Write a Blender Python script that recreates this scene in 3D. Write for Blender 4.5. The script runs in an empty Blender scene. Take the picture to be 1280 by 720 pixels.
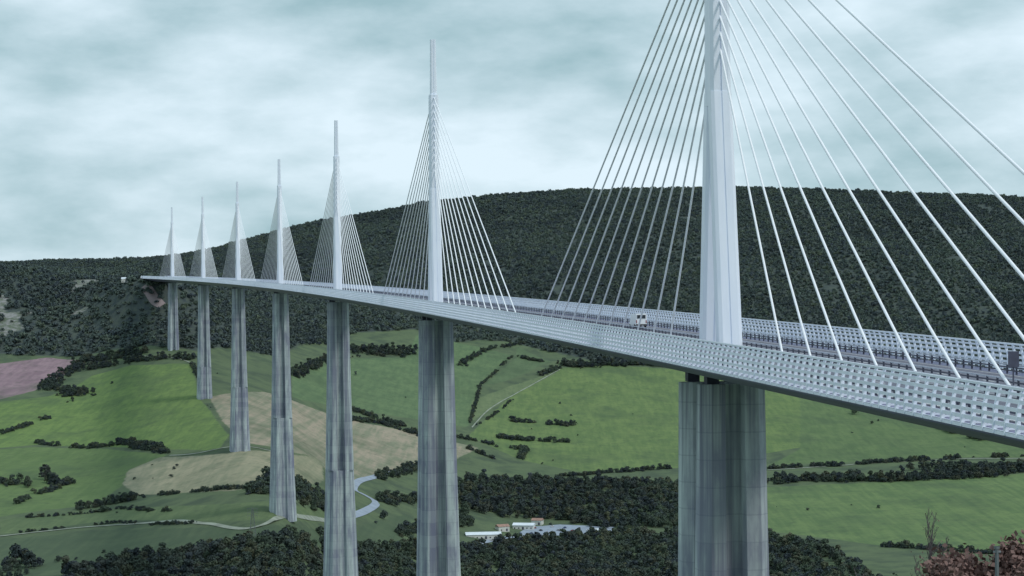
import bpy, bmesh, math, random
import numpy as np
from mathutils import Vector, Matrix, noise as mnoise
random.seed(7); rng=np.random.default_rng(7)
sc=bpy.context.scene
R=math.radians
# ------------------------------------------------------------------ materials
def new_mat(name):
    m=bpy.data.materials.new(name); m.use_nodes=True
    nt=m.node_tree; b=nt.nodes["Principled BSDF"]
    return m,nt,b
def mixc(nt,fac,a,b):
    n=nt.nodes.new("ShaderNodeMix"); n.data_type='RGBA'
    for i,v in ((0,fac),(6,a),(7,b)):
        if isinstance(v,bpy.types.NodeSocket): nt.links.new(v,n.inputs[i])
        elif i==0: n.inputs[0].default_value=v
        else: n.inputs[i].default_value=(*v,1)
    return n.outputs[2]
def math_n(nt,op,a,b=None,c=None):
    n=nt.nodes.new("ShaderNodeMath"); n.operation=op
    for i,v in enumerate((a,b,c)):
        if v is None: continue
        if isinstance(v,bpy.types.NodeSocket): nt.links.new(v,n.inputs[i])
        else: n.inputs[i].default_value=v
    return n.outputs[0]
def maprange(nt,v,a,b,c=0,d=1):
    n=nt.nodes.new("ShaderNodeMapRange"); nt.links.new(v,n.inputs[0])
    for i,x in zip((1,2,3,4),(a,b,c,d)): n.inputs[i].default_value=x
    return n.outputs[0]
def geo_pos(nt,scale=(1,1,1)):
    g=nt.nodes.new("ShaderNodeNewGeometry"); mp=nt.nodes.new("ShaderNodeMapping")
    mp.inputs["Scale"].default_value=scale
    nt.links.new(g.outputs["Position"],mp.inputs[0]); return mp.outputs[0]
def noise_n(nt,vec,scale,detail=4,rough=.55):
    n=nt.nodes.new("ShaderNodeTexNoise"); n.inputs["Scale"].default_value=scale
    n.inputs["Detail"].default_value=detail; n.inputs["Roughness"].default_value=rough
    nt.links.new(vec,n.inputs["Vector"]); return n.outputs["Fac"]
def simple_mat(name,col,rough=.6,var=.15,scale=1.0,metal=0):
    m,nt,b=new_mat(name)
    p=geo_pos(nt); f=maprange(nt,noise_n(nt,p,scale,2),.3,.7)
    c=mixc(nt,f,tuple(x*(1-var) for x in col),tuple(min(1,x*(1+var)) for x in col))
    nt.links.new(c,b.inputs["Base Color"]); b.inputs["Roughness"].default_value=rough
    b.inputs["Metallic"].default_value=metal
    return m
def concrete_mat():
    m,nt,b=new_mat("pier_concrete")
    g=nt.nodes.new("ShaderNodeNewGeometry"); sep=nt.nodes.new("ShaderNodeSeparateXYZ"); nt.links.new(g.outputs["Position"],sep.inputs[0])
    lift=math_n(nt,'FLOOR',math_n(nt,'MULTIPLY',sep.outputs[2],.25))
    wn=nt.nodes.new("ShaderNodeTexWhiteNoise"); wn.noise_dimensions='1D'; nt.links.new(lift,wn.inputs["W"])
    fr=math_n(nt,'FRACT',math_n(nt,'MULTIPLY',sep.outputs[2],.25))
    line=maprange(nt,fr,0,.06,1,0)
    streak=noise_n(nt,geo_pos(nt,(1,1,.02)),.5,4,.7)
    blot=noise_n(nt,geo_pos(nt,(1,1,.3)),.2,5,.65)
    c=mixc(nt,maprange(nt,streak,.42,.58),(.19,.21,.27),(.50,.58,.585))
    c=mixc(nt,maprange(nt,blot,.43,.63,0,.75),c,(.17,.18,.27))
    c=mixc(nt,math_n(nt,'MULTIPLY',wn.outputs[0],.2),c,(.54,.62,.62))
    c=mixc(nt,math_n(nt,'MULTIPLY',line,.4),c,(.13,.15,.21))
    nt.links.new(c,b.inputs["Base Color"]); b.inputs["Roughness"].default_value=.88
    return m
M_CONC=concrete_mat()
def white_mat(name,a,bb):
    m,nt,b=new_mat(name)
    st=noise_n(nt,geo_pos(nt,(1,1,.06)),.8,3,.6)
    c=mixc(nt,maprange(nt,st,.35,.7),a,bb)
    nt.links.new(c,b.inputs["Base Color"]); b.inputs["Roughness"].default_value=.45
    return m
M_WHITE=white_mat("white_steel_paint",(.82,.87,.96),(.74,.80,.91))
M_STAY=simple_mat("stay_sheath",(.9,.92,.97),.4,.02)
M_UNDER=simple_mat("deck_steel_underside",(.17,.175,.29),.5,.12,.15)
M_ASPH=simple_mat("asphalt",(.14,.145,.19),.9,.2,.4)
M_ROAD=simple_mat("country_road_surface",(.26,.31,.38),.9,.12,.1)
M_TRACK=simple_mat("dirt_track_surface",(.25,.28,.23),.95,.25,.1)
M_PAINT=simple_mat("road_paint",(.75,.76,.78),.7,.08)
M_DARK=simple_mat("dark_barrier_steel",(.06,.065,.10),.6,.2)
M_GALV=simple_mat("galvanised_rail",(.42,.46,.55),.45,.12)
M_PYL=simple_mat("pylon_steel",(.12,.14,.15),.6,.12)
M_CARWHITE=simple_mat("vehicle_white",(.8,.82,.85),.3,.04)
M_CARS=[simple_mat("vehicle_"+n,c,.3,.05) for n,c in (("silver",(.5,.52,.56)),("blue",(.06,.1,.22)),("red",(.3,.04,.04)),("black",(.03,.03,.035)))]
M_GLASS=simple_mat("dark_glass",(.03,.035,.045),.1,.1)
M_TYRE=simple_mat("tyre_rubber",(.02,.02,.02),.9,.1)
M_WALL=simple_mat("render_wall",(.62,.63,.6),.9,.1,.3)
M_ROOFW=simple_mat("metal_roof",(.66,.72,.78),.5,.08,.2)
M_ROOFT=simple_mat("clay_tile_roof",(.32,.2,.16),.9,.2,.5)
M_BARK=simple_mat("bark",(.10,.085,.09),.95,.3,3)
def leaf_mat(name,dark,light,tint,bigdark=.5):
    m,nt,b=new_mat(name)
    oi=nt.nodes.new("ShaderNodeObjectInfo")
    c=mixc(nt,oi.outputs["Random"],dark,light)
    r2=math_n(nt,'FRACT',math_n(nt,'MULTIPLY',oi.outputs["Random"],17.3))
    c=mixc(nt,maprange(nt,r2,.66,1,0,.7),c,tint)
    big=noise_n(nt,geo_pos(nt),.005,3)
    c=mixc(nt,maprange(nt,big,.47,.60,0,bigdark),c,tuple(x*.6 for x in dark))
    c=mixc(nt,maprange(nt,big,.47,.34,0,.5),c,light)
    nt.links.new(c,b.inputs["Base Color"]); b.inputs["Roughness"].default_value=.85
    b.inputs["Specular IOR Level"].default_value=.06
    return m
M_LEAF=leaf_mat("forest_foliage",(.070,.092,.108),(.100,.135,.110),(.125,.155,.100),.4)  # lifted, bluish tones: aerial haze painted into the hill foliage colour
M_LEAFM=leaf_mat("valley_foliage",(.046,.060,.072),(.075,.105,.070),(.115,.12,.072),.3)
M_LEAFR=leaf_mat("rusty_foliage",(.17,.10,.105),(.21,.14,.12),(.13,.13,.07))

# ------------------------------------------------------------------ viaduct alignment
TH0=.154; RC=16160.; X1,Z1,D1,SL=31.,280.,-3.75,.0311
def frame(s):
    th=TH0+s/RC
    return (X1+RC*(math.cos(th)-math.cos(TH0)), Z1+RC*(math.sin(th)-math.sin(TH0)), D1+SL*s, th)
def W(s,o,h):
    x,y,z,th=frame(s); return (x+math.cos(th)*o, y+math.sin(th)*o, z+h)
S0,S1=-204.,2052+235.
# ------------------------------------------------------------------ terrain height model (metres)
F=2350.; HY=406.; ROLL=R(.6)
near=[(-600,12),(-60,-1),(0,-2.6),(30,-7),(60,-13),(80,-17),(280,-98),(500,-195),(617,-238),(951,-205)]
prof={
-700:[(1150,735),(1500,650),(1900,560),(2300,470),(2700,345),(3200,340),(4300,334)],
0:[(1150,735),(1350,680),(1600,612),(1900,545),(2200,485),(2400,443),(2550,385),(2760,329),(3000,340),(3500,342),(4300,331)],
100:[(1120,735),(1290,685),(1600,615),(1900,548),(2200,485),(2400,440),(2550,388),(2720,352),(3000,352),(3500,343),(4300,326)],
170:[(1120,735),(1290,680),(1600,600),(1900,530),(2200,462),(2400,415),(2550,365),(2650,354),(3000,352),(3500,343),(4300,325)],
216:[(1100,735),(1280,670),(1619,586),(1951,508),(2281,437),(2380,397),(2480,356),(3000,349),(3600,338),(4300,323)],
254:[(1100,735),(1280,657),(1619,576),(1951,492),(2281,440),(2500,385),(3000,356),(3600,336),(4300,314)],
296:[(1100,722),(1286,644),(1619,558),(1951,504),(2281,455),(2600,408),(3000,370),(3600,338),(4300,303)],
349:[(1100,700),(1286,626),(1619,569),(1951,519),(2281,468),(2600,425),(3000,385),(3600,343),(4300,290)],
430:[(1300,725),(1500,668),(1750,610),(2000,565),(2300,505),(2600,450),(2800,422),(3400,350),(4300,271)],
540:[(1450,725),(1650,680),(1850,630),(2100,575),(2400,510),(2800,430),(3400,350),(4300,253)],
640:[(1500,725),(1750,675),(1950,630),(2200,575),(2500,505),(2850,432),(3400,345),(4300,244)],
740:[(1500,725),(1750,675),(1950,630),(2200,575),(2500,508),(2850,441),(3400,345),(4300,239)],
850:[(1500,725),(1750,675),(1950,625),(2200,575),(2500,510),(2850,450),(3400,350),(4300,235)],
960:[(1475,725),(1700,677),(1950,622),(2200,575),(2500,515),(2850,455),(3400,352),(4300,236)],
1050:[(1450,725),(1650,680),(1950,620),(2200,575),(2500,520),(2850,460),(3400,355),(4300,238)],
1280:[(1400,725),(1600,685),(1950,610),(2200,570),(2500,520),(2850,470),(3400,360),(4300,248)],
2000:[(1400,725),(1600,685),(1950,610),(2200,570),(2500,520),(2850,470),(3400,370),(4300,300)]}
zg=np.arange(-600,14001,20.); cg=np.arange(-700,2001,20.)
keys=sorted(prof); rows=[]
for k in keys:
    zz=[a for a,b in near]; yy=[b for a,b in near]
    dr=ROLL*(min(max(k,-100),1400)-640)
    for z,y in prof[k]: zz.append(z); yy.append((HY-y-dr)/F*z)
    y0=yy[-1]
    for z,d in ((4700,4),(7000,25),(14000,80)): zz.append(z); yy.append(y0-d)
    rows.append(np.interp(zg,zz,yy))
rows=np.array(rows)
T=np.array([[np.interp(c,keys,rows[:,j]) for c in cg] for j in range(len(zg))])
def gsm(A,sig,axis):
    n=int(3*sig)+1; k=np.exp(-.5*(np.arange(-n,n+1)/sig)**2); k/=k.sum()
    Ap=np.pad(A,[(n,n) if a==axis else (0,0) for a in (0,1)],mode='edge')
    return np.apply_along_axis(lambda v:np.convolve(v,k,'valid'),axis,Ap)
T=gsm(gsm(T,1.3,0),1.1,1)
for j,z in enumerate(zg):
    if z<900 or z>9000: continue
    a=3.2
    if z>2600: a=3.2+24*min(1,(z-2600)/500)
    if z>3900: a*=max(.2,1-(z-3900)/350)
    for i,c in enumerate(cg):
        X=(c-640)/F*z
        a2=2 if (2250<z<2650 and c<330) else a
        T[j,i]+=a2*mnoise.fractal(Vector((X/230,z/420,3.1)),.9,2.1,4)
# motorway embankment where the deck lands
ea=frame(S1-4); eb=frame(S1+300)
def road_dist(X,Y):
    ex,ey=eb[0]-ea[0],eb[1]-ea[1]; t=np.clip(((X-ea[0])*ex+(Y-ea[1])*ey)/(ex*ex+ey*ey),0,1)
    return np.hypot(X-ea[0]-t*ex,Y-ea[1]-t*ey),ea[2]+t*(eb[2]-ea[2])
for j,z in enumerate(zg):
    if not 2350<z<3000: continue
    X=(cg-640)/F*z; d,hz=road_dist(X,np.full_like(X,z))
    wgt=np.clip((75-d)/45,0,1); T[j]=T[j]*(1-wgt)+(hz-1.0)*wgt
def H(X,Z):
    X=np.asarray(X,float); Z=np.asarray(Z,float)
    c=np.clip(640+F*X/np.maximum(Z,1.),-700,2000)
    c=np.where(Z<60,640+(c-640)*np.clip(Z/60.,0,1),c)
    fz=np.clip((Z-zg[0])/20.,0,len(zg)-1.001); fc=np.clip((c-cg[0])/20.,0,len(cg)-1.001)
    j=fz.astype(int); i=fc.astype(int); u=fz-j; v=fc-i
    return (T[j,i]*(1-u)*(1-v)+T[j+1,i]*u*(1-v)+T[j,i+1]*(1-u)*v+T[j+1,i+1]*u*v)
_zs=np.arange(1000,4700,4.)
def site(px,py):
    """world ground point on a surveyed bearing / depression angle"""
    dx=px-640; dy=py-HY; bx=dx-ROLL*dy; by=dy+ROLL*dx
    X=bx/F*_zs; ray=-by/F*_zs; h=H(X,_zs)
    idx=np.nonzero(h>=ray)[0]
    k=idx[0] if len(idx) else len(_zs)-1
    return (float(X[k]),float(_zs[k]))
def sitepoly(pts): return [site(*p) for p in pts]
def densepoly(pts):
    out=[]
    for (a,b),(c,d) in zip(pts,pts[1:]+pts[:1]):
        n=max(1,int(math.hypot(c-a,d-b)/35))
        for k in range(n): out.append(site(a+(c-a)*k/n,b+(d-b)*k/n))
    return out
def sdf(poly,X,Y):
    P=np.array(poly); Q=np.roll(P,-1,0); d=np.full(X.shape,1e9); ins=np.zeros(X.shape,bool)
    for (ax,ay),(bx,by) in zip(P,Q):
        ex,ey=bx-ax,by-ay; L=ex*ex+ey*ey+1e-9
        t=np.clip(((X-ax)*ex+(Y-ay)*ey)/L,0,1)
        d=np.minimum(d,np.hypot(X-ax-t*ex,Y-ay-t*ey))
        cond=((ay>Y)!=(by>Y)); xi=ax+(Y-ay)*ex/(ey if abs(ey)>1e-9 else 1e-9)
        ins^=cond&(X<xi)
    return np.where(ins,d,-d)
def clearing(X,Y):
    """positive where the hillside opens into rock / heath"""
    v=np.array([mnoise.fractal(Vector((a/80,b/120,9.3)),1,2.1,3) for a,b in zip(X.ravel(),Y.ravel())]).reshape(X.shape)
    left=np.clip((-330-X)/180,0,1)*np.clip((Y-2400)/80,0,1)*np.clip((3300-Y)/200,0,1)
    return v-1.35+.95*left

def link(o,parent=None):
    sc.collection.objects.link(o)
    if parent is not None: o.parent=parent
    return o
def mesh_obj(name,V,Fc,mats,midx=None,parent=None,smooth=False):
    me=bpy.data.meshes.new(name); me.from_pydata([tuple(v) for v in V],[],[tuple(f) for f in Fc])
    for m in (mats if isinstance(mats,(list,tuple)) else [mats]): me.materials.append(m)
    if midx is not None: me.polygons.foreach_set("material_index",midx)
    if smooth: me.polygons.foreach_set("use_smooth",[True]*len(me.polygons))
    me.update(); o=bpy.data.objects.new(name,me); return link(o,parent)
def empty(name,loc=(0,0,0)):
    e=bpy.data.objects.new(name,None); e.location=loc; return link(e)

forest_px=[(-700,440),(0,443),(60,445),(140,438),(200,434),(245,440),(300,437),(345,446),(380,430),(440,416),(520,412),(570,428),(600,425),(640,428),(690,440),(750,455),(850,460),(1000,475),(1150,490),(1280,500),(1900,505)]
fpoly=sitepoly(forest_px)+[(3600,4900),(-3600,4900)]
fields=[
 ("pink",(.29,.205,.23),(.215,.15,.175),[(-60,460),(0,455),(60,447),(112,450),(78,470),(45,488),(0,500),(-60,506)]),
 ("gA",(.155,.228,.078),(.112,.175,.066),[(-60,566),(-60,510),(0,503),(60,496),(115,470),(165,457),(240,455),(250,500),(262,512),(287,545),(272,564),(150,560),(50,556)]),
 ("gB",(.132,.192,.08),(.106,.162,.068),[(-60,566),(50,559),(130,561),(212,569),(165,585),(152,608),(120,630),(0,646),(-60,652)]),
 ("tanA",(.32,.30,.21),(.22,.23,.155),[(160,588),(200,572),(330,565),(402,572),(405,602),(330,612),(170,619),(153,605)]),
 ("tanB",(.33,.285,.22),(.20,.215,.15),[(262,497),(330,490),(430,522),(520,542),(598,560),(570,574),(450,602),(420,602),(395,572),(312,556),(280,530)]),
 ("gC",(.128,.188,.095),(.094,.146,.078),[(365,462),(440,448),(510,446),(520,418),(600,434),(640,445),(600,480),(585,535),(440,512),(365,498)]),
 ("gD",(.113,.162,.088),(.092,.136,.075),[(645,432),(690,452),(660,466),(618,480),(603,482),(645,448)]),
 ("gE",(.148,.208,.082),(.106,.162,.068),[(700,460),(760,457),(850,462),(1000,492),(1090,505),(1000,560),(860,585),(720,590),(650,575),(585,545),(610,520),(640,495)]),
 ("gF",(.126,.182,.082),(.094,.146,.068),[(1000,495),(1280,535),(1400,545),(1400,572),(1200,572),(1010,580),(960,582),(1000,562)]),
 ("gG",(.142,.204,.086),(.100,.156,.070),[(770,618),(850,612),(960,609),(1130,602),(1290,592),(1400,590),(1400,700),(1280,692),(1100,682),(960,664),(850,640)]),
 ("gH",(.132,.178,.088),(.10,.143,.073),[(0,650),(150,636),(330,628),(440,640),(400,654),(150,650),(0,668)]),
 ("gI",(.09,.126,.074),(.07,.102,.064),[(-60,680),(150,662),(300,660),(430,660),(520,640),(500,680),(380,684),(250,690),(100,712),(-60,720)]),
 ("gJ",(.155,.198,.105),(.122,.165,.088),[(590,500),(640,482),(700,463),(690,470),(640,494),(600,520),(585,530)]),
]
def build_terrain():
    ys=np.concatenate([np.arange(-600,1000,20),np.arange(1000,3000,8),np.arange(3000,4700,16),np.array([4700,4900,5200,5600,6200,7000,8000,9500,11500,14000])])
    xi=np.arange(-900,901,8.); ext=[]; x=900; st=14
    while x<9000: x+=st; ext.append(x); st*=1.035
    xs=np.concatenate([-np.array(ext)[::-1],xi,np.array(ext)])
    XX,YY=np.meshgrid(xs,ys); hh=H(XX,YY); nx=len(xs); ny=len(ys)
    V=np.stack([XX.ravel(),YY.ravel(),hh.ravel()],1)
    me=bpy.data.meshes.new("terrain")
    I=np.arange(nx*ny).reshape(ny,nx)
    Q=np.stack([I[:-1,:-1],I[:-1,1:],I[1:,1:],I[1:,:-1]],-1).reshape(-1,4)
    me.vertices.add(len(V)); me.vertices.foreach_set("co",V.ravel())
    me.loops.add(Q.size); me.loops.foreach_set("vertex_index",Q.ravel())
    me.polygons.add(len(Q)); me.polygons.foreach_set("loop_start",np.arange(0,Q.size,4)); me.polygons.foreach_set("loop_total",np.full(len(Q),4))
    me.polygons.foreach_set("use_smooth",np.ones(len(Q),bool))
    me.update(calc_edges=True)
    def att(nm,vals):
        a=me.attributes.new(nm,'FLOAT','POINT'); a.data.foreach_set("value",vals.astype(np.float32))
    fs=sdf(fpoly,V[:,0],V[:,1]); att("forest",np.clip(fs,-60,60))
    cl=np.full(len(V),-1.); k=(fs>-20)&(np.abs(V[:,0])<1900); cl[k]=clearing(V[k,0],V[k,1]); att("clearing",cl)
    m,nt,b=new_mat("meadow_and_forest_floor")
    pos=geo_pos(nt); n1=noise_n(nt,pos,.012,4,.6); n2=noise_n(nt,pos,.12,4,.65); n3=noise_n(nt,pos,.035,4,.6)
    base=mixc(nt,maprange(nt,n1,.38,.62),(.095,.130,.075),(.122,.162,.088))
    base=mixc(nt,maprange(nt,n3,.46,.64,0,.85),base,(.064,.090,.062))
    wob=math_n(nt,'MULTIPLY_ADD',n2,7.,-3.5)
    stripes=[]
    for ang in (.3,.9,1.3):
        mp=nt.nodes.new("ShaderNodeMapping"); g=nt.nodes.new("ShaderNodeNewGeometry")
        nt.links.new(g.outputs["Position"],mp.inputs[0]); mp.inputs["Rotation"].default_value=(0,0,ang); mp.inputs["Scale"].default_value=(1,.04,1)
        st=noise_n(nt,mp.outputs[0],.16,2,.6)
        mm=math_n(nt,'ADD',math_n(nt,'MULTIPLY',st,.5),math_n(nt,'MULTIPLY',n3,.5))
        stripes.append(maprange(nt,mm,.40,.60))
    for i,(nm,ca,cb,pts) in enumerate(fields):
        att(nm,np.clip(sdf(densepoly(pts),V[:,0],V[:,1]),-60,60))
        an=nt.nodes.new("ShaderNodeAttribute"); an.attribute_name=nm
        fac=maprange(nt,math_n(nt,'ADD',an.outputs["Fac"],wob),-.8,1.2)
        c=mixc(nt,stripes[i%3],ca,cb)
        base=mixc(nt,fac,base,c)
    base=mixc(nt,maprange(nt,n1,.5,.66,0,.5),base,(.070,.106,.062))
    base=mixc(nt,maprange(nt,n2,.52,.7,0,.4),base,(.06,.083,.056))
    an=nt.nodes.new("ShaderNodeAttribute"); an.attribute_name="forest"
    ff=maprange(nt,math_n(nt,'ADD',an.outputs["Fac"],math_n(nt,'MULTIPLY',wob,3)),-3,5)
    fl=mixc(nt,maprange(nt,n2,.35,.65),(.05,.066,.072),(.08,.10,.082))
    ac=nt.nodes.new("ShaderNodeAttribute"); ac.attribute_name="clearing"
    fl=mixc(nt,maprange(nt,math_n(nt,'ADD',ac.outputs["Fac"],math_n(nt,'MULTIPLY',wob,.03)),-.02,.06),fl,mixc(nt,maprange(nt,n2,.42,.6),(.11,.135,.10),(.25,.25,.25)))
    base=mixc(nt,ff,base,fl)
    nt.links.new(base,b.inputs["Base Color"]); b.inputs["Roughness"].default_value=.95; b.inputs["Specular IOR Level"].default_value=.1
    bp=nt.nodes.new("ShaderNodeBump"); bp.inputs["Strength"].default_value=.5; bp.inputs["Distance"].default_value=1.2
    nt.links.new(n3,bp.inputs["Height"]); nt.links.new(bp.outputs[0],b.inputs["Normal"])
    me.materials.append(m); link(bpy.data.objects.new("terrain",me))
build_terrain()

# ------------------------------------------------------------------ trees (prototypes, instanced)
def crown_mesh(name,h,r,nq,leaf,seed,mat,low=.38,trunk=True):
    g=np.random.default_rng(seed); V=[];Fc=[];mi=[]
    nl=g.integers(6,10); lobes=[]
    for _ in range(nl):
        a=g.uniform(0,6.283); rr=r*.6*math.sqrt(g.uniform(0,1)); zc=h*g.uniform(low,.78)
        lobes.append((rr*math.cos(a),rr*math.sin(a),zc,r*g.uniform(.34,.6)))
    lobes.append((0,0,h*.72,r*.5))
    for q in range(nq):
        lx,ly,lz,lr=lobes[g.integers(len(lobes))]
        d=g.normal(size=3); d/=np.linalg.norm(d)
        if d[2]<-.3: d[2]*=-1
        rad=lr*g.uniform(.7,1.15); c=np.array([lx,ly,lz])+d*rad*np.array([1,1,.85])
        nrm=d+g.normal(size=3)*.5; nrm/=np.linalg.norm(nrm)
        u=np.cross(nrm,g.normal(size=3)); u/=np.linalg.norm(u); w=np.cross(nrm,u)
        s=leaf*g.uniform(.6,1.3); b0=len(V)
        for a_,b_ in ((-1,-.6),(.3,-1),(1,.5),(-.4,1)): V.append(c+u*a_*s*.5+w*b_*s*.5)
        Fc.append((b0,b0+1,b0+2,b0+3)); mi.append(0)
    if trunk:
        def tube(p,q,r0,r1):
            b0=len(V); p=np.array(p);q=np.array(q); d=(q-p)/np.linalg.norm(q-p); u=np.cross(d,[.3,1,.2]);u/=np.linalg.norm(u);w=np.cross(d,u)
            for cc,rr in ((p,r0),(q,r1)):
                for k in range(5): V.append(cc+rr*(u*math.cos(k*1.2566)+w*math.sin(k*1.2566)))
            for k in range(5): Fc.append((b0+k,b0+(k+1)%5,b0+5+(k+1)%5,b0+5+k)); mi.append(1)
        tube((0,0,-1),(0,0,h*.45),r*.07,r*.05)
        for l in lobes[:5]: tube((0,0,h*.3),l[:3],r*.045,r*.015)
    me=bpy.data.meshes.new(name); me.from_pydata([tuple(v) for v in V],[],Fc); me.materials.append(mat); me.materials.append(M_BARK)
    me.polygons.foreach_set("material_index",mi); me.update(); return me
def proto_coll(name,specs):
    c=bpy.data.collections.new(name)
    for i,s in enumerate(specs):
        c.objects.link(bpy.data.objects.new(f"{name}_variant_{i}",crown_mesh(f"{name}_{i}",**s)))
    return c
C_FAR=proto_coll("hill_tree",[dict(h=6.2,r=4.8,nq=85,leaf=2.3,seed=i,mat=M_LEAF,trunk=False) for i in range(5)])
C_MID=proto_coll("valley_tree",[dict(h=h,r=r,nq=380,leaf=1.25,seed=20+i,mat=M_LEAFM,low=.24) for i,(h,r) in enumerate([(8,4.6),(10,4.6),(7,4.8),(12,3.6),(9,5)])])
C_BUSH=proto_coll("hedge_bush",[dict(h=4.2,r=3.2,nq=200,leaf=.9,seed=40+i,mat=M_LEAFM,low=.1,trunk=False) for i in range(5)])
def scatter(name,P,S,coll,nvar=5):
    P=np.asarray(P,float); S=np.asarray(S,float); n=len(P)
    me=bpy.data.meshes.new(name); me.vertices.add(n); me.vertices.foreach_set("co",P.ravel().astype(np.float32))
    a=me.attributes.new("scl",'FLOAT_VECTOR','POINT'); sv=np.stack([S,S*rng.uniform(.85,1.15,n),S*rng.uniform(.75,1.3,n)],1); a.data.foreach_set("vector",sv.ravel().astype(np.float32))
    a=me.attributes.new("rotz",'FLOAT','POINT'); a.data.foreach_set("value",rng.uniform(0,6.28,n).astype(np.float32))
    a=me.attributes.new("vari",'INT','POINT'); a.data.foreach_set("value",rng.integers(0,nvar,n).astype(np.int32))
    o=link(bpy.data.objects.new(name,me))
    ng=bpy.data.node_groups.new(name+"_gn",'GeometryNodeTree')
    ng.interface.new_socket("Geometry",in_out='INPUT',socket_type='NodeSocketGeometry'); ng.interface.new_socket("Geometry",in_out='OUTPUT',socket_type='NodeSocketGeometry')
    L=ng.links; gi=ng.nodes.new("NodeGroupInput"); go=ng.nodes.new("NodeGroupOutput"); ip=ng.nodes.new("GeometryNodeInstanceOnPoints")
    ci=ng.nodes.new("GeometryNodeCollectionInfo"); ci.inputs["Collection"].default_value=coll; ci.inputs["Separate Children"].default_value=True; ci.inputs["Reset Children"].default_value=True
    def na(nm,t):
        x=ng.nodes.new("GeometryNodeInputNamedAttribute"); x.data_type=t; x.inputs["Name"].default_value=nm
        return [q for q in x.outputs if q.enabled and q.name=="Attribute"][0]
    cx=ng.nodes.new("ShaderNodeCombineXYZ"); L.new(na("rotz",'FLOAT'),cx.inputs[2])
    L.new(gi.outputs[0],ip.inputs["Points"]); L.new(ci.outputs[0],ip.inputs["Instance"]); ip.inputs["Pick Instance"].default_value=True
    L.new(na("vari",'INT'),ip.inputs["Instance Index"]); L.new(cx.outputs[0],ip.inputs["Rotation"]); L.new(na("scl",'FLOAT_VECTOR'),ip.inputs["Scale"])
    L.new(ip.outputs[0],go.inputs[0])
    md=o.modifiers.new("instances",'NODES'); md.node_group=ng
    return o
sp=9.4
gx,gy=np.meshgrid(np.arange(-1900,1900,sp),np.arange(2250,4440,sp))
gx=gx.ravel()+rng.uniform(-.5,.5,gx.size)*sp; gy=gy.ravel()+rng.uniform(-.5,.5,gy.size)*sp
k=np.abs(gx/gy)<.32; gx,gy=gx[k],gy[k]
s=sdf(fpoly,gx,gy); dens=np.array([mnoise.fractal(Vector((a/60,b/60,1)),1,2,2) for a,b in zip(gx,gy)])
rd,_=road_dist(gx,gy)
k=(s+dens*14>0)&(dens>-.7)&(rd>20); gx,gy,dens=gx[k],gy[k],dens[k]
cl=clearing(gx,gy); k=(cl<rng.uniform(-.06,.05,len(gx)))|(rng.uniform(size=len(gx))<.2); gx,gy,dens=gx[k],gy[k],dens[k]
S=rng.uniform(.62,1.1,len(gx))*(1+.22*dens)
scatter("distant_forest",np.stack([gx,gy,H(gx,gy)-.8*S],1),S,C_FAR)

hedges=[ # points, width m, scale, kind(0 bush 1 tree)
 ([(0,543),(62,522)],5,.9,0),([(45,554),(150,557),(212,567)],6,.9,0),([(150,553),(205,563)],8,1.2,0),
 ([(0,606),(88,604)],16,.75,1),([(0,636),(88,604)],6,.9,0),([(58,484),(112,494)],24,.75,1),([(60,482),(105,452),(180,442)],14,.85,1),
 ([(95,462),(180,450),(245,450)],14,.7,1),([(100,636),(160,626)],10,.8,1),([(160,620),(330,614)],4,.7,0),
 ([(440,439),(505,441)],34,1.0,1),([(365,470),(400,452),(440,444)],12,.8,1),([(575,457),(612,436),(655,430)],8,.6,1),
 ([(640,527),(718,532)],8,1.2,0),([(622,547),(712,553)],9,1.2,0),([(440,512),(520,537),(600,553),(655,562),(650,575)],7,1.1,0),([(440,514),(520,540)],8,.6,1),
 ([(650,447),(706,458),(676,470)],7,1.1,0),([(700,457),(800,456),(850,460)],14,1,1),([(420,521),(470,528),(525,545)],8,1.2,0),
 ([(575,606),(640,603),(720,606),(850,608)],22,.95,1),([(960,604),(1040,600),(1130,600),(1220,596),(1290,584)],24,.95,1),
 ([(960,586),(1060,582),(1180,574),(1300,570)],8,1.1,0),([(1150,586),(1290,590)],26,1.0,1),([(325,617),(405,624)],22,.9,1),
 ([(470,598),(520,585),(560,580)],12,.7,1),([(475,628),(520,624)],14,.8,1),([(580,560),(620,575)],8,1.1,0),
 ([(850,585),(780,590),(700,596)],6,1,0),([(480,690),(560,676)],12,.8,1),([(1190,538),(1290,548)],30,1.1,1),
 ([(500,668),(540,660),(590,655)],12,.8,1),([(0,668),(150,653),(250,655)],3,.5,0),([(640,500),(600,530)],3,.6,0),
 ([(1100,684),(1200,690),(1300,696)],8,1.1,0),([(860,460),(1000,487),(1090,500),(1280,530)],10,.8,1),([(640,446),(600,482),(585,535)],3,.7,0),
 ([(0,650),(150,636),(220,640)],3,.6,0),([(262,497),(240,455)],4,.7,0)]
PB=[[],[]];SB=[[],[]]
for pts,w,scl,kd in hedges:
    Wp=sitepoly(pts)
    for (ax,ay),(bx,by) in zip(Wp[:-1],Wp[1:]):
        L=math.hypot(bx-ax,by-ay); n=int(L*(w+6)/(26. if kd else 13.))+1
        for _ in range(n):
            t=rng.uniform(); x=ax+(bx-ax)*t+rng.normal()*w*.33; y=ay+(by-ay)*t+rng.normal()*w*.33
            if mnoise.noise(Vector((x/25,y/25,5)))<(-.3 if kd else -.22): continue
            sx=scl*rng.uniform(.45,1.15); PB[kd].append((x,y,float(H(x,y))-.6*sx)); SB[kd].append(sx)
            if kd and rng.uniform()<.6:
                PB[0].append((x+rng.normal()*3,y-2+rng.normal()*3,float(H(x,y-2))-.5)); SB[0].append(rng.uniform(.6,1.2)*scl)
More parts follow.
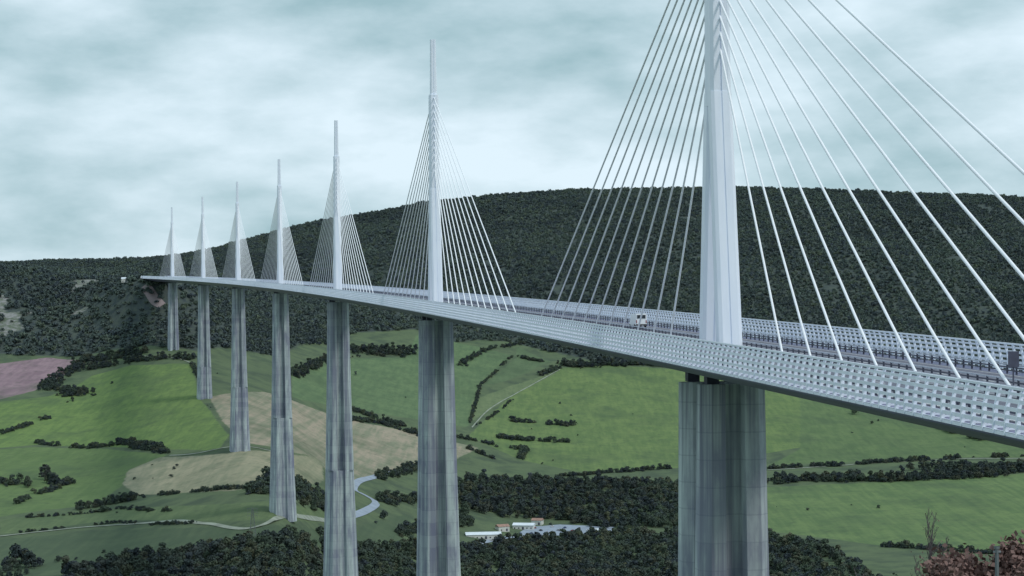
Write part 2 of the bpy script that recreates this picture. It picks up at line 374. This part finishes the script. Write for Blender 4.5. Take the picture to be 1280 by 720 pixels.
areas=[([(540,612),(700,606),(850,612),(850,628),(700,640),(580,640),(540,625)],.95,38),
 ([(590,640),(690,640),(850,625),(850,660),(770,662),(700,652),(640,648)],1.0,38),
 ([(80,722),(150,704),(260,688),(330,682),(400,684),(470,692),(520,694),(580,694),(600,745),(80,745)],.9,30),
 ([(545,696),(620,684),(700,674),(850,670),(1000,682),(1060,700),(1110,745),(545,745)],1.0,34),
 ([(0,706),(50,700),(60,722),(0,730)],.9,90),([(1185,530),(1290,535),(1290,550),(1200,550)],1.1,45),
 ([(540,640),(580,640),(585,655),(545,655)],.9,45)]
for pts,scl,ar in areas:
    Wp=np.array(densepoly(pts)); lo=Wp.min(0); hi=Wp.max(0); n=int((hi[0]-lo[0])*(hi[1]-lo[1])/ar)
    x=rng.uniform(lo[0],hi[0],n); y=rng.uniform(lo[1],hi[1],n); k=sdf(Wp,x,y)+rng.normal(size=n)*5>0
    for a,b in zip(x[k],y[k]):
        if mnoise.noise(Vector((a/30,b/45,8)))<-.34: continue
        sx=scl*rng.uniform(.55,1.2); PB[1].append((a,b,float(H(a,b))-.6*sx)); SB[1].append(sx)
for px,py,s_ in [(57,600,1.3),(20,702,1.3),(1068,518,1.2),(445,470,.6),(700,505,.4),(1090,530,.5),(540,600,.9),(405,640,.9),(1010,600,1.1),(1180,598,1.3),(1270,588,1.5),(130,640,.8),(480,650,.8),(507,665,1),(35,610,1),(75,607,.9)]:
    x,y=site(px,py); PB[1].append((x,y,float(H(x,y))-.4)); SB[1].append(s_)
for _ in range(500):
    px=rng.uniform(0,1280); py=rng.uniform(440,700); x,y=site(px,py)
    if mnoise.fractal(Vector((x/120,y/120,2)),1,2,3)<.35: continue
    PB[0].append((x,y,float(H(x,y))-.5)); SB[0].append(rng.uniform(.3,.7))
scatter("valley_woodland",PB[1],SB[1],C_MID)
scatter("hedgerow_bushes",PB[0],SB[0],C_BUSH)

# ------------------------------------------------------------------ viaduct
bridge=empty("cable_stayed_viaduct")
def sweep(name,prof_,mat,s0=S0,s1=S1,step=9.,closed=True,parent=bridge,dash=None):
    V=[];Fc=[];n=len(prof_)
    if dash:
        s=s0
        while s<s1:
            b0=len(V)
            for ss in (s,s+dash[0]):
                for o,h in prof_: V.append(W(ss,o,h))
            for k in range(n-1): Fc.append((b0+k,b0+k+1,b0+n+k+1,b0+n+k))
            s+=dash[1]
    else:
        ss=np.arange(s0,s1+.01,step)
        for a in ss:
            for o,h in prof_: V.append(W(a,o,h))
        for j in range(len(ss)-1):
            for k in range(n if closed else n-1):
                k2=(k+1)%n; Fc.append((j*n+k,j*n+k2,(j+1)*n+k2,(j+1)*n+k))
        if closed: Fc.append(tuple(range(n))[::-1]); Fc.append(tuple((len(ss)-1)*n+k for k in range(n)))
    return mesh_obj(name,V,Fc,mat,parent=parent)
class Boxes:
    def __init__(s): s.V=[];s.F=[]
    def add(s,st,o,h,dl,do,dh,lean=0):
        b=len(s.V)
        for k,(hh,sh) in enumerate(((h,0),(h+dh,lean))):
            for a,c in ((-1,-1),(1,-1),(1,1),(-1,1)): s.V.append(W(st+a*dl/2,o+sh+c*do/2,hh))
        for f in ((0,3,2,1),(4,5,6,7),(0,1,5,4),(1,2,6,5),(2,3,7,6),(3,0,4,7)): s.F.append(tuple(b+i for i in f))
    def obj(s,name,mat,parent=bridge): return mesh_obj(name,s.V,s.F,mat,parent=parent)
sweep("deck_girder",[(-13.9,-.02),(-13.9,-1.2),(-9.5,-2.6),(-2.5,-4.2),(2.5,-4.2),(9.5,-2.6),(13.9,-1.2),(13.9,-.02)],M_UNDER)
sweep("carriageway_asphalt",[(-12.6,.03),(12.6,.03)],M_ASPH,closed=False)
sweep("median_strip",[(-2.1,.07),(2.1,.07)],simple_mat("median_surface",(.25,.27,.32),.8),closed=False)
for o in (-12.0,-2.6,2.6,12.0): sweep("edge_line",[(o-.12,.045),(o+.12,.045)],M_PAINT,closed=False)
for o in (-9.4,-5.9,5.9,9.4): sweep("lane_line",[(o-.1,.045),(o+.1,.045)],M_PAINT,closed=False,dash=(3,13) if abs(o)<7 else (20,26))
for sg in (-1,1):
    pr=[(13.92,-.05),(13.92,-1.22),(14.9,-1.05),(15.8,-.6),(16.02,-.12),(15.6,-.02)]
    sweep("edge_fairing",[(sg*o,h) for o,h in pr][::sg],M_UNDER)
for sg in (-1,1):
    posts=Boxes(); s=S0
    while s<S1:
        posts.add(s,sg*15.95,-.35,.22,.34,2.05,lean=-sg*.1)
        posts.add(s,sg*15.82,1.7,.20,.26,1.4,lean=-sg*.35)
        posts.add(s,sg*15.5,-.0,.16,.9,.14)
        s+=2.1
    posts.obj("wind_screen_posts",M_WHITE)
    for h,w,t in ((-.25,.10,.34),(.42,.07,.32),(1.02,.06,.30),(1.62,.06,.30),(2.2,.06,.30),(2.72,.06,.22),(3.12,.18,.2)):
        lean=-.04 if h<1.7 else -.08-.35*(h-1.7)/1.35
        oo=16.0+lean; sweep("wind_screen_slat",[(sg*(oo-w/2),h-t/2),(sg*(oo+w/2),h-t/2),(sg*(oo+w/2),h+t/2),(sg*(oo-w/2),h+t/2)][::sg],M_WHITE)
bar=Boxes(); s=S0
while s<S1:
    for o in (-12.9,-2.2,2.2,12.9): bar.add(s,o,.05,.16,.18,1.05)
    s+=2.5
bar.obj("barrier_posts",M_DARK)
for o in (-12.9,-2.2,2.2,12.9):
    for h in (.45,.8,1.1): sweep("barrier_rail",[(o-.08,h-.07),(o+.08,h-.07),(o+.08,h+.07),(o-.08,h+.07)],M_DARK if h<1 else M_GALV)

def loft(name,s_c,levels,unit,mat):
    """levels: (h, centre_l, half_l, half_o)"""
    V=[];Fc=[];n=len(unit)
    x,y,z,th=frame(s_c)
    for h,cl,hl,ho in levels:
        for ul,uo in unit:
            l=cl+ul*hl; o=uo*ho
            V.append((x-math.sin(th)*l+math.cos(th)*o, y+math.cos(th)*l+math.sin(th)*o, z+h))
    for j in range(len(levels)-1):
        for k in range(n): Fc.append((j*n+k,j*n+(k+1)%n,(j+1)*n+(k+1)%n,(j+1)*n+k))
    Fc.append(tuple(range(n))[::-1]); Fc.append(tuple((len(levels)-1)*n+k for k in range(n)))
    me=bpy.data.meshes.new(name); me.from_pydata(V,[],Fc)
    bm=bmesh.new(); bm.from_mesh(me); bmesh.ops.recalc_face_normals(bm,faces=bm.faces); bm.to_mesh(me); bm.free()
    me.materials.append(mat); o=bpy.data.objects.new(name,me); return link(o,bridge)
COL=[(-1,-.72),(-1,-.30),(-.3,-.24),(-.3,.24),(-1,.30),(-1,.72),(-.45,1),(.45,1),(1,.72),(1,.30),(.3,.24),(.3,-.24),(1,-.30),(1,-.72),(.45,-1),(-.45,-1)]
SH=[(-1,-.6),(-1,-.28),(-.86,-.2),(-.86,.2),(-1,.28),(-1,.6),(-.5,1),(-.12,1),(-.08,.93),(.08,.93),(.12,1),(.5,1),(1,.6),(1,.28),(.86,.2),(.86,-.2),(1,-.28),(1,-.6),(.5,-1),(.12,-1),(.08,-.93),(-.08,-.93),(-.12,-1),(-.5,-1)]
MST=[(-1,-.7),(-1,-.07),(-.88,-.05),(-.88,.05),(-1,.07),(-1,.7),(-.75,1),(.75,1),(1,.7),(1,.07),(.88,.05),(.88,-.05),(1,-.07),(1,-.7),(.75,-1),(-.75,-1)]
def hoW(d): return 4.75+.012*d+.00009*d*d
for i in range(7):
    sp_=342.*i; x,y,z,th=frame(sp_)
    base=float(H(x,y)); Ht=z-base+4
    D=min(90,Ht)
    for sg in (-1,1):
        lv=[]
        for d in np.linspace(5.2,D,10):
            t=d/90; lv.append((-d,sg*(5.6-1.3*t),2.3+2.0*t**1.3,hoW(d)))
        loft("pier_column",sp_,lv,COL,M_CONC)
        for oo in (-2.9,2.9):
            bx=Boxes(); bx.add(sp_+sg*5.6,oo,-5.25,1.8,1.8,1.6); bx.obj("bearing",M_DARK)
    if Ht>90:
        lv=[(-d,0,8.7+(d-90)*.02,hoW(d)+.15) for d in np.linspace(90,Ht,10)]
        loft("pier_shaft",sp_,lv,SH,M_CONC)
    for sg in (-1,1):
        lv=[(h,sg*(5.0-4.05*h/38),1.25-.05*h/38,1.75-.17*h/38) for h in (0,12,25,38)]
        loft("mast_leg",sp_,lv,MST,M_WHITE)
    loft("mast_head",sp_,[(36,0,2.1,1.6),(52,0,1.85,1.52),(68.8,0,1.6,1.45)],MST,M_WHITE)
    loft("mast_tip",sp_,[(68.8,0,1.1,1.05),(87,0,.8,.85)],MST,M_WHITE)
    V=[];Fc=[]
    for sg in (-1,1):
        for k in range(11):
            dist=31.5+12.3*k; ha=45+23*k/10.
            p=Vector(W(sp_+sg*1.2,0,ha)); q=Vector(W(sp_+sg*dist,0,.3))
            d=(q-p).normalized(); u=d.cross(Vector((0,0,1))).normalized(); w=d.cross(u); b0=len(V)
            r=.165
            for c in (p,q):
                for a in range(8): V.append(c+r*(u*math.cos(a*.7854)+w*math.sin(a*.7854)))
            for a in range(8): Fc.append((b0+a,b0+(a+1)%8,b0+8+(a+1)%8,b0+8+a))
    mesh_obj("stay_cables",V,Fc,M_STAY,parent=bridge,smooth=True)
    an=Boxes()
    for sg in (-1,1):
        for k in range(11): an.add(sp_+sg*(31.5+12.3*k),0,.05,1.1,.7,.75)
    an.obj("stay_anchorages",M_WHITE)
ab=Boxes(); ab.add(S1+4,0,-10,8,27,9.6); ab.obj("abutment",M_CONC)
ab=Boxes(); ab.add(S0-4,0,-14,8,30,13.6); ab.obj("abutment",M_CONC)
mesh_obj("motorway_approach",[W(s_,o,.02) for s_ in (S1+8,S1+80,S1+160,S1+280) for o in (-13,13)],[(0,1,3,2),(2,3,5,4),(4,5,7,6)],M_ASPH)

# ------------------------------------------------------------------ vehicles
def box_bm(bm,cx,cy,cz,sx,sy,sz,mi,bev=0.,top=(1,1),shift=0):
    r=bmesh.ops.create_cube(bm,size=1); vs=r['verts']
    for v in vs:
        t=v.co.z>0; fx,fy=(top if t else (1,1))
        v.co=Vector((cx+v.co.x*sx*fx,cy+v.co.y*sy*fy+(shift if t else 0),cz+v.co.z*sz))
    fs=set(f for v in vs for f in v.link_faces)
    for f in fs: f.material_index=mi
    if bev:
        es=list(set(e for f in fs for e in f.edges)); r=bmesh.ops.bevel(bm,geom=es,offset=bev,segments=2,affect='EDGES')
        for f in r['faces']: f.material_index=mi
def wheel(bm,x,y,r,w):
    q=bmesh.ops.create_cone(bm,segments=14,radius1=r,radius2=r,depth=w,cap_ends=True,matrix=Matrix.Translation((x,y,r))@Matrix.Rotation(math.pi/2,4,'Y'))
    for v in q['verts']:
        for f in v.link_faces: f.material_index=2
def vehicle(name,body,kind,loc,rz):
    bm=bmesh.new()
    if kind=="van":
        box_bm(bm,0,-.5,1.45,2.05,4.3,2.1,0,.12,top=(.93,.99))
        box_bm(bm,0,2.15,1.15,2.0,1.3,1.45,0,.12,top=(.9,.55),shift=-.3)
        box_bm(bm,0,2.9,.75,1.9,.7,.7,0,.1,top=(.95,.8))
        box_bm(bm,0,2.42,1.72,1.66,.5,.62,1,top=(.92,.3),shift=-.16)
        box_bm(bm,0,-2.66,1.95,1.5,.06,.62,1); box_bm(bm,0,-2.67,.55,1.9,.12,.2,2)
        for sx in (-.85,.85): box_bm(bm,sx,-2.67,1.1,.14,.06,.5,3)
        for sx in (-.92,.92):
            wheel(bm,sx,-1.7,.36,.24); wheel(bm,sx,2.1,.36,.24)
    else:
        box_bm(bm,0,0,.62,1.75,4.2,.62,0,.12,top=(.94,.96))
        box_bm(bm,0,-.2,1.15,1.6,2.3,.5,1,.05,top=(.82,.68))
        box_bm(bm,0,-.25,1.41,1.3,1.5,.06,0)
        for sx in (-.8,.8):
            wheel(bm,sx,-1.3,.32,.22); wheel(bm,sx,1.3,.32,.22)
    me=bpy.data.meshes.new(name); bm.to_mesh(me); bm.free()
    for m in (body,M_GLASS,M_TYRE,M_CARS[2]): me.materials.append(m)
    o=link(bpy.data.objects.new(name,me)); o.location=loc; o.rotation_euler=(0,0,rz); return o
sv=91.
p=W(sv,8.2,.05); ov=vehicle("white_van",M_CARWHITE,"van",p,TH0+sv/RC); ov.scale=(1.12,1.1,1.12)
s_=-104; so_=.6; sg_=empty("roadside_sign",W(s_,so_,0))
bx=Boxes(); bx.add(s_,so_,.1,.12,.12,3.9); o=bx.obj("sign_post",M_DARK,parent=None)
bx=Boxes(); bx.add(s_-.1,so_,2.5,.12,1.05,1.5); o2=bx.obj("sign_panel",M_DARK,parent=None)
for q in (o,o2): q.parent=sg_; q.matrix_parent_inverse=Matrix.Translation(-Vector(sg_.location))

# ------------------------------------------------------------------ roads in the valley
def ribbon(name,pts,w,mat,lift=.5):
    Wp=sitepoly(pts); out=[]; n=len(Wp)
    for i in range(n-1):
        p0=np.array(Wp[max(i-1,0)]);p1=np.array(Wp[i]);p2=np.array(Wp[i+1]);p3=np.array(Wp[min(i+2,n-1)])
        m=max(3,int(np.linalg.norm(p2-p1)/6))
        for k in range(m):
            t=k/m; out.append(.5*((2*p1)+(-p0+p2)*t+(2*p0-5*p1+4*p2-p3)*t*t+(-p0+3*p1-3*p2+p3)*t**3))
    out.append(np.array(Wp[-1])); out=np.array(out)
    d=np.gradient(out,axis=0); d/=np.linalg.norm(d,axis=1)[:,None]+1e-9; nr=np.stack([-d[:,1],d[:,0]],1)
    V=[]
    for a in (-1,-.3,.3,1):
        q=out+nr*a*w/2; V.append(np.stack([q[:,0],q[:,1],H(q[:,0],q[:,1])+lift],1))
    V=np.stack(V,1).reshape(-1,3); m=len(out)
    Fc=[(j*4+k,j*4+k+1,(j+1)*4+k+1,(j+1)*4+k) for j in range(m-1) for k in range(3)]
    mesh_obj(name,V,Fc,mat,smooth=True)
ribbon("country_road",[(530,580),(495,590),(455,600),(442,611),(456,620),(470,630),(455,640),(430,648)],7,M_ROAD)
ribbon("country_road",[(590,684),(640,672),(720,668),(775,664)],7,M_ROAD)
ribbon("farm_track",[(-40,674),(60,664),(150,657),(215,652),(260,656),(330,657),(400,650),(430,648)],4,M_TRACK,.4)
ribbon("farm_track",[(590,535),(612,512),(650,490),(700,462)],1.6,M_TRACK,.4)
ribbon("farm_track",[(212,570),(255,566),(330,563),(360,568)],2.5,M_TRACK,.4)
ribbon("farm_track",[(110,452),(180,446),(240,455),(262,497)],2,M_TRACK,.4)
ribbon("farm_track",[(960,588),(1080,580),(1200,574),(1300,573)],4,M_TRACK,.4)
ribbon("earth_cutting",[(180,358),(186,366),(194,376),(203,384)],12,simple_mat("bare_earth",(.25,.205,.21),.95,.25,.05),.8)
def pad(name,pts,mat,lift=.45):
    Wp=sitepoly(pts); bm=bmesh.new(); vs=[bm.verts.new((x,y,0)) for x,y in Wp]; bm.faces.new(vs)
    bmesh.ops.triangulate(bm,faces=bm.faces); bmesh.ops.subdivide_edges(bm,edges=bm.edges,cuts=5,use_grid_fill=True)
    for v in bm.verts: v.co.z=float(H(v.co.x,v.co.y))+lift
    me=bpy.data.meshes.new(name); bm.to_mesh(me); bm.free(); me.materials.append(mat); return link(bpy.data.objects.new(name,me))
pad("car_park",[(640,672),(660,660),(700,657),(768,660),(760,667),(690,671)],M_ROAD)
k=0
for px,py in [(600,679),(615,677),(650,668),(668,662),(676,665),(690,660),(698,664),(706,661),(716,665),(724,662),(735,665),(745,663),(664,668),(684,668),(640,675)]:
    x,y=site(px,py); vehicle("parked_car",[M_CARWHITE,*M_CARS][k%5],"car",(x,y,float(H(x,y))+.5),.3+1.57*(k%2)+.1*k); k+=1
def building(name,px,py,w,d,h,roof,rz,gable=2.):
    x,y=site(px,py); z=float(H(x,y))-.8
    e=empty(name,(x,y,z)); e.rotation_euler=(0,0,rz)
    def part(nm,fn,mat):
        bm=bmesh.new(); fn(bm); me=bpy.data.meshes.new(nm); bm.to_mesh(me); bm.free(); me.materials.append(mat); return link(bpy.data.objects.new(nm,me),e)
    part("walls",lambda bm:box_bm(bm,0,0,h/2,w,d,h,0),M_WALL)
    def rf(bm):
        a=[bm.verts.new(c) for c in ((-w/2-.5,-d/2-.5,h),(w/2+.5,-d/2-.5,h),(w/2+.5,d/2+.5,h),(-w/2-.5,d/2+.5,h),(-w/2-.5,0,h+gable),(w/2+.5,0,h+gable))]
        for f in ((0,1,5,4),(2,3,4,5),(0,4,3),(1,2,5),(3,2,1,0)): bm.faces.new([a[i] for i in f])
    part("roof",rf,roof)
    def wn(bm):
        n=max(2,int(w/4))
        for i in range(n):
            if i==n//2: continue
            for fl in range(max(1,int(h/3.2))): box_bm(bm,-w/2+(i+.5)*w/n,-d/2-.03,1.9+fl*2.9,1.2,.1,1.2,0)
    part("windows",wn,M_GLASS)
    part("door",lambda bm:box_bm(bm,-w/2+(max(2,int(w/4))//2+.5)*w/max(2,int(w/4)),-d/2-.04,1.9,1.8,.12,2.4,0),M_DARK)
building("warehouse",604,673,32,14,4.5,M_ROOFW,.1)
building("warehouse",655,661,20,11,4.5,M_ROOFW,-.2)
building("tile_roof_house",628,664,11,9,5,M_ROOFT,.4)
building("tile_roof_house",672,656,10,8,5,M_ROOFT,-.3)
building("tile_roof_house",745,669,12,8,5,M_ROOFW,.2)
building("farmhouse",1178,598,12,9,5,M_ROOFT,.3)
building("tile_roof_house",158,353,12,8,5,M_ROOFW,.1)

def beam(V,Fc,p,q,r):
    p=Vector(p);q=Vector(q); d=(q-p).normalized(); u=d.cross(Vector((.31,.9,.17))).normalized(); w=d.cross(u); b0=len(V)
    for c in (p,q):
        for a in range(4): V.append(c+r*(u*math.cos(a*1.5708)+w*math.sin(a*1.5708)))
    for a in range(4): Fc.append((b0+a,b0+(a+1)%4,b0+4+(a+1)%4,b0+4+a))
def lattice(px,py,hh):
    x,y=site(px,py); z=float(H(x,y)); V=[];Fc=[]
    def rad(t): return 1.9*(1-t)+.3
    cs=[(-1,-1),(1,-1),(1,1),(-1,1)]; L=8
    for k in range(L):
        a,b=k/L,(k+1)/L
        for j in range(4):
            c0,c1=cs[j],cs[(j+1)%4]
            A=(c0[0]*rad(a),c0[1]*rad(a),a*hh);B=(c0[0]*rad(b),c0[1]*rad(b),b*hh);C=(c1[0]*rad(b),c1[1]*rad(b),b*hh);D=(c1[0]*rad(a),c1[1]*rad(a),a*hh)
            beam(V,Fc,A,B,.09);beam(V,Fc,A,C,.05);beam(V,Fc,D,B,.05);beam(V,Fc,B,C,.05)
    for t in (.76,.88,1.):
        beam(V,Fc,(-3.2,0,t*hh),(3.2,0,t*hh),.08); beam(V,Fc,(-3.2,0,t*hh),(0,0,t*hh+1.1),.05); beam(V,Fc,(3.2,0,t*hh),(0,0,t*hh+1.1),.05)
        for sx in (-3.1,3.1): beam(V,Fc,(sx,0,t*hh),(sx,0,t*hh-1.3),.07)
    o=mesh_obj("electricity_pylon",V,Fc,M_PYL); o.location=(x,y,z)
lattice(316,674,19); lattice(662,606,13)

# ------------------------------------------------------------------ foreground trees
def branch_tree(name,x,y,h,seed,leafn,mat,leaf=.13,spread=.5,up=.75,trunk=.6,width=1.,minlev=2):
    g=random.Random(seed); V=[];Fc=[];mi=[];tips=[]
    def tube(p,q,r0,r1):
        d=(q-p).normalized(); u=d.cross(Vector((.3,.8,.2))).normalized(); w=d.cross(u); b0=len(V)
        for c,r in ((p,r0),(q,r1)):
            for a in range(6): V.append(c+r*(u*math.cos(a*1.0472)+w*math.sin(a*1.0472)))
        for a in range(6): Fc.append((b0+a,b0+(a+1)%6,b0+6+(a+1)%6,b0+6+a)); mi.append(1)
    def grow(p,d,L,r,lev):
        n=4; q=p
        for k in range(n):
            d=(d+Vector((g.gauss(0,.12),g.gauss(0,.12),g.gauss(.04,.08)))).normalized()
            q2=q+d*L/n; tube(q,q2,max(.008,r*(1-.18*k)),max(.007,r*(1-.18*(k+1)))); q=q2
            if lev<4 and (k>0 or lev>0):
                for _ in range(2):
                    if g.random()<.85:
                        a=g.uniform(0,6.283); side=Vector((math.cos(a),math.sin(a),up*g.uniform(.3,1.2)))
                        grow(q,(d*(1-spread)+side*spread).normalized(),L*g.uniform(.48,.7)*width,r*.45,lev+1)
            if lev>=minlev: tips.append(q.copy())
    grow(Vector((0,0,-.5)),Vector((0,0,1)),h*trunk,h*.011,0)
    for _ in range(leafn):
        c=g.choice(tips)+Vector((g.gauss(0,.15),g.gauss(0,.15),g.gauss(0,.15))); nn=Vector((g.gauss(0,1),g.gauss(0,1),g.gauss(.5,1))).normalized()
        u=nn.cross(Vector((g.gauss(0,1),g.gauss(0,1),g.gauss(0,1)))).normalized(); w=nn.cross(u); s=leaf*g.uniform(.6,1.3); b0=len(V)
        for a,b in ((-1,0),(0,-.5),(1,0),(0,.5)): V.append(c+u*a*s*.6+w*b*s)
        Fc.append((b0,b0+1,b0+2,b0+3)); mi.append(0)
    k=h/max(v.z for v in V); V=[v*k for v in V]
    o=mesh_obj(name,V,Fc,[mat,M_BARK],mi); o.location=(x,y,float(H(x,y))); return o
def at(px,z): return (px-640)/F*z
gz=lambda px,zz:float(H(at(px,zz),zz))
def top_h(px,py,zz): return (HY-py-ROLL*(px-640))/F*zz-gz(px,zz)
branch_tree("bare_sapling",at(1149,62),62,top_h(1149,640,62),4,300,M_LEAFR,.06,.3,1.9,.75,.7)
branch_tree("russet_tree",at(1208,60),60,top_h(1208,664,60),15,26000,M_LEAFR,.14,.6,.7,.45,1.05,3)
branch_tree("bare_sapling",at(1262,64),64,top_h(1262,676,64),8,2500,M_LEAFR,.08,.4,1.1)
branch_tree("green_shrub_tree",at(1170,66),66,top_h(1170,700,66),11,16000,M_LEAFM,.13,.6,.7,.45,1.05,3)
zz=58; bx=at(1243,zz); b=gz(1243,zz); V=[];Fc=[]
t=(HY-686-ROLL*606)/F*zz; beam(V,Fc,(bx,zz,b-.5),(bx,zz,t),.06); beam(V,Fc,(bx-.12,zz,t-.1),(bx+.12,zz,t-.1),.045); beam(V,Fc,(bx,zz,t),(bx,zz,t+.08),.09)
mesh_obj("marker_post",V,Fc,M_PYL)

# ------------------------------------------------------------------ sky and light
EL,AZ=48,124
w=bpy.data.worlds.new("World"); sc.world=w; w.use_nodes=True; nt=w.node_tree; bg=nt.nodes["Background"]
sky=nt.nodes.new("ShaderNodeTexSky"); sky.sky_type='NISHITA'; sky.sun_disc=False; sky.sun_elevation=R(EL); sky.sun_rotation=R(AZ)
tc=nt.nodes.new("ShaderNodeTexCoord"); mp=nt.nodes.new("ShaderNodeMapping"); mp.inputs["Scale"].default_value=(1,1,2.6); mp.inputs["Location"].default_value=(1.66,.3,.60)
nt.links.new(tc.outputs["Generated"],mp.inputs[0])
n1=noise_n(nt,mp.outputs[0],5.5,2,.5); n2=noise_n(nt,mp.outputs[0],12,6,.55)
f=math_n(nt,'ADD',math_n(nt,'MULTIPLY',n1,.55),math_n(nt,'MULTIPLY',n2,.45))
f=maprange(nt,f,.37,.61)
cl=mixc(nt,f,(3.7,5.6,6.2),(8.2,9.8,10.8))
mx=mixc(nt,.95,sky.outputs[0],cl)
nt.links.new(mx,bg.inputs[0]); bg.inputs[1].default_value=.095
sd=bpy.data.lights.new("sun",'SUN'); sd.energy=1.5; sd.angle=R(10); sd.color=(1,.95,.9)
so=link(bpy.data.objects.new("sun",sd))
dirv=Vector((math.sin(R(AZ))*math.cos(R(EL)),math.cos(R(AZ))*math.cos(R(EL)),math.sin(R(EL))))
so.rotation_euler=dirv.to_track_quat('Z','Y').to_euler()

cam=bpy.data.cameras.new("camera"); co=link(bpy.data.objects.new("camera",cam)); co.rotation_euler=(R(90),ROLL,0)
cam.sensor_width=36; cam.lens=36*F/1280; cam.shift_y=46/1280; cam.clip_end=30000; cam.clip_start=.5
sc.camera=co
sc.view_settings.view_transform='Standard'; sc.view_settings.look='None'; sc.view_settings.exposure=0
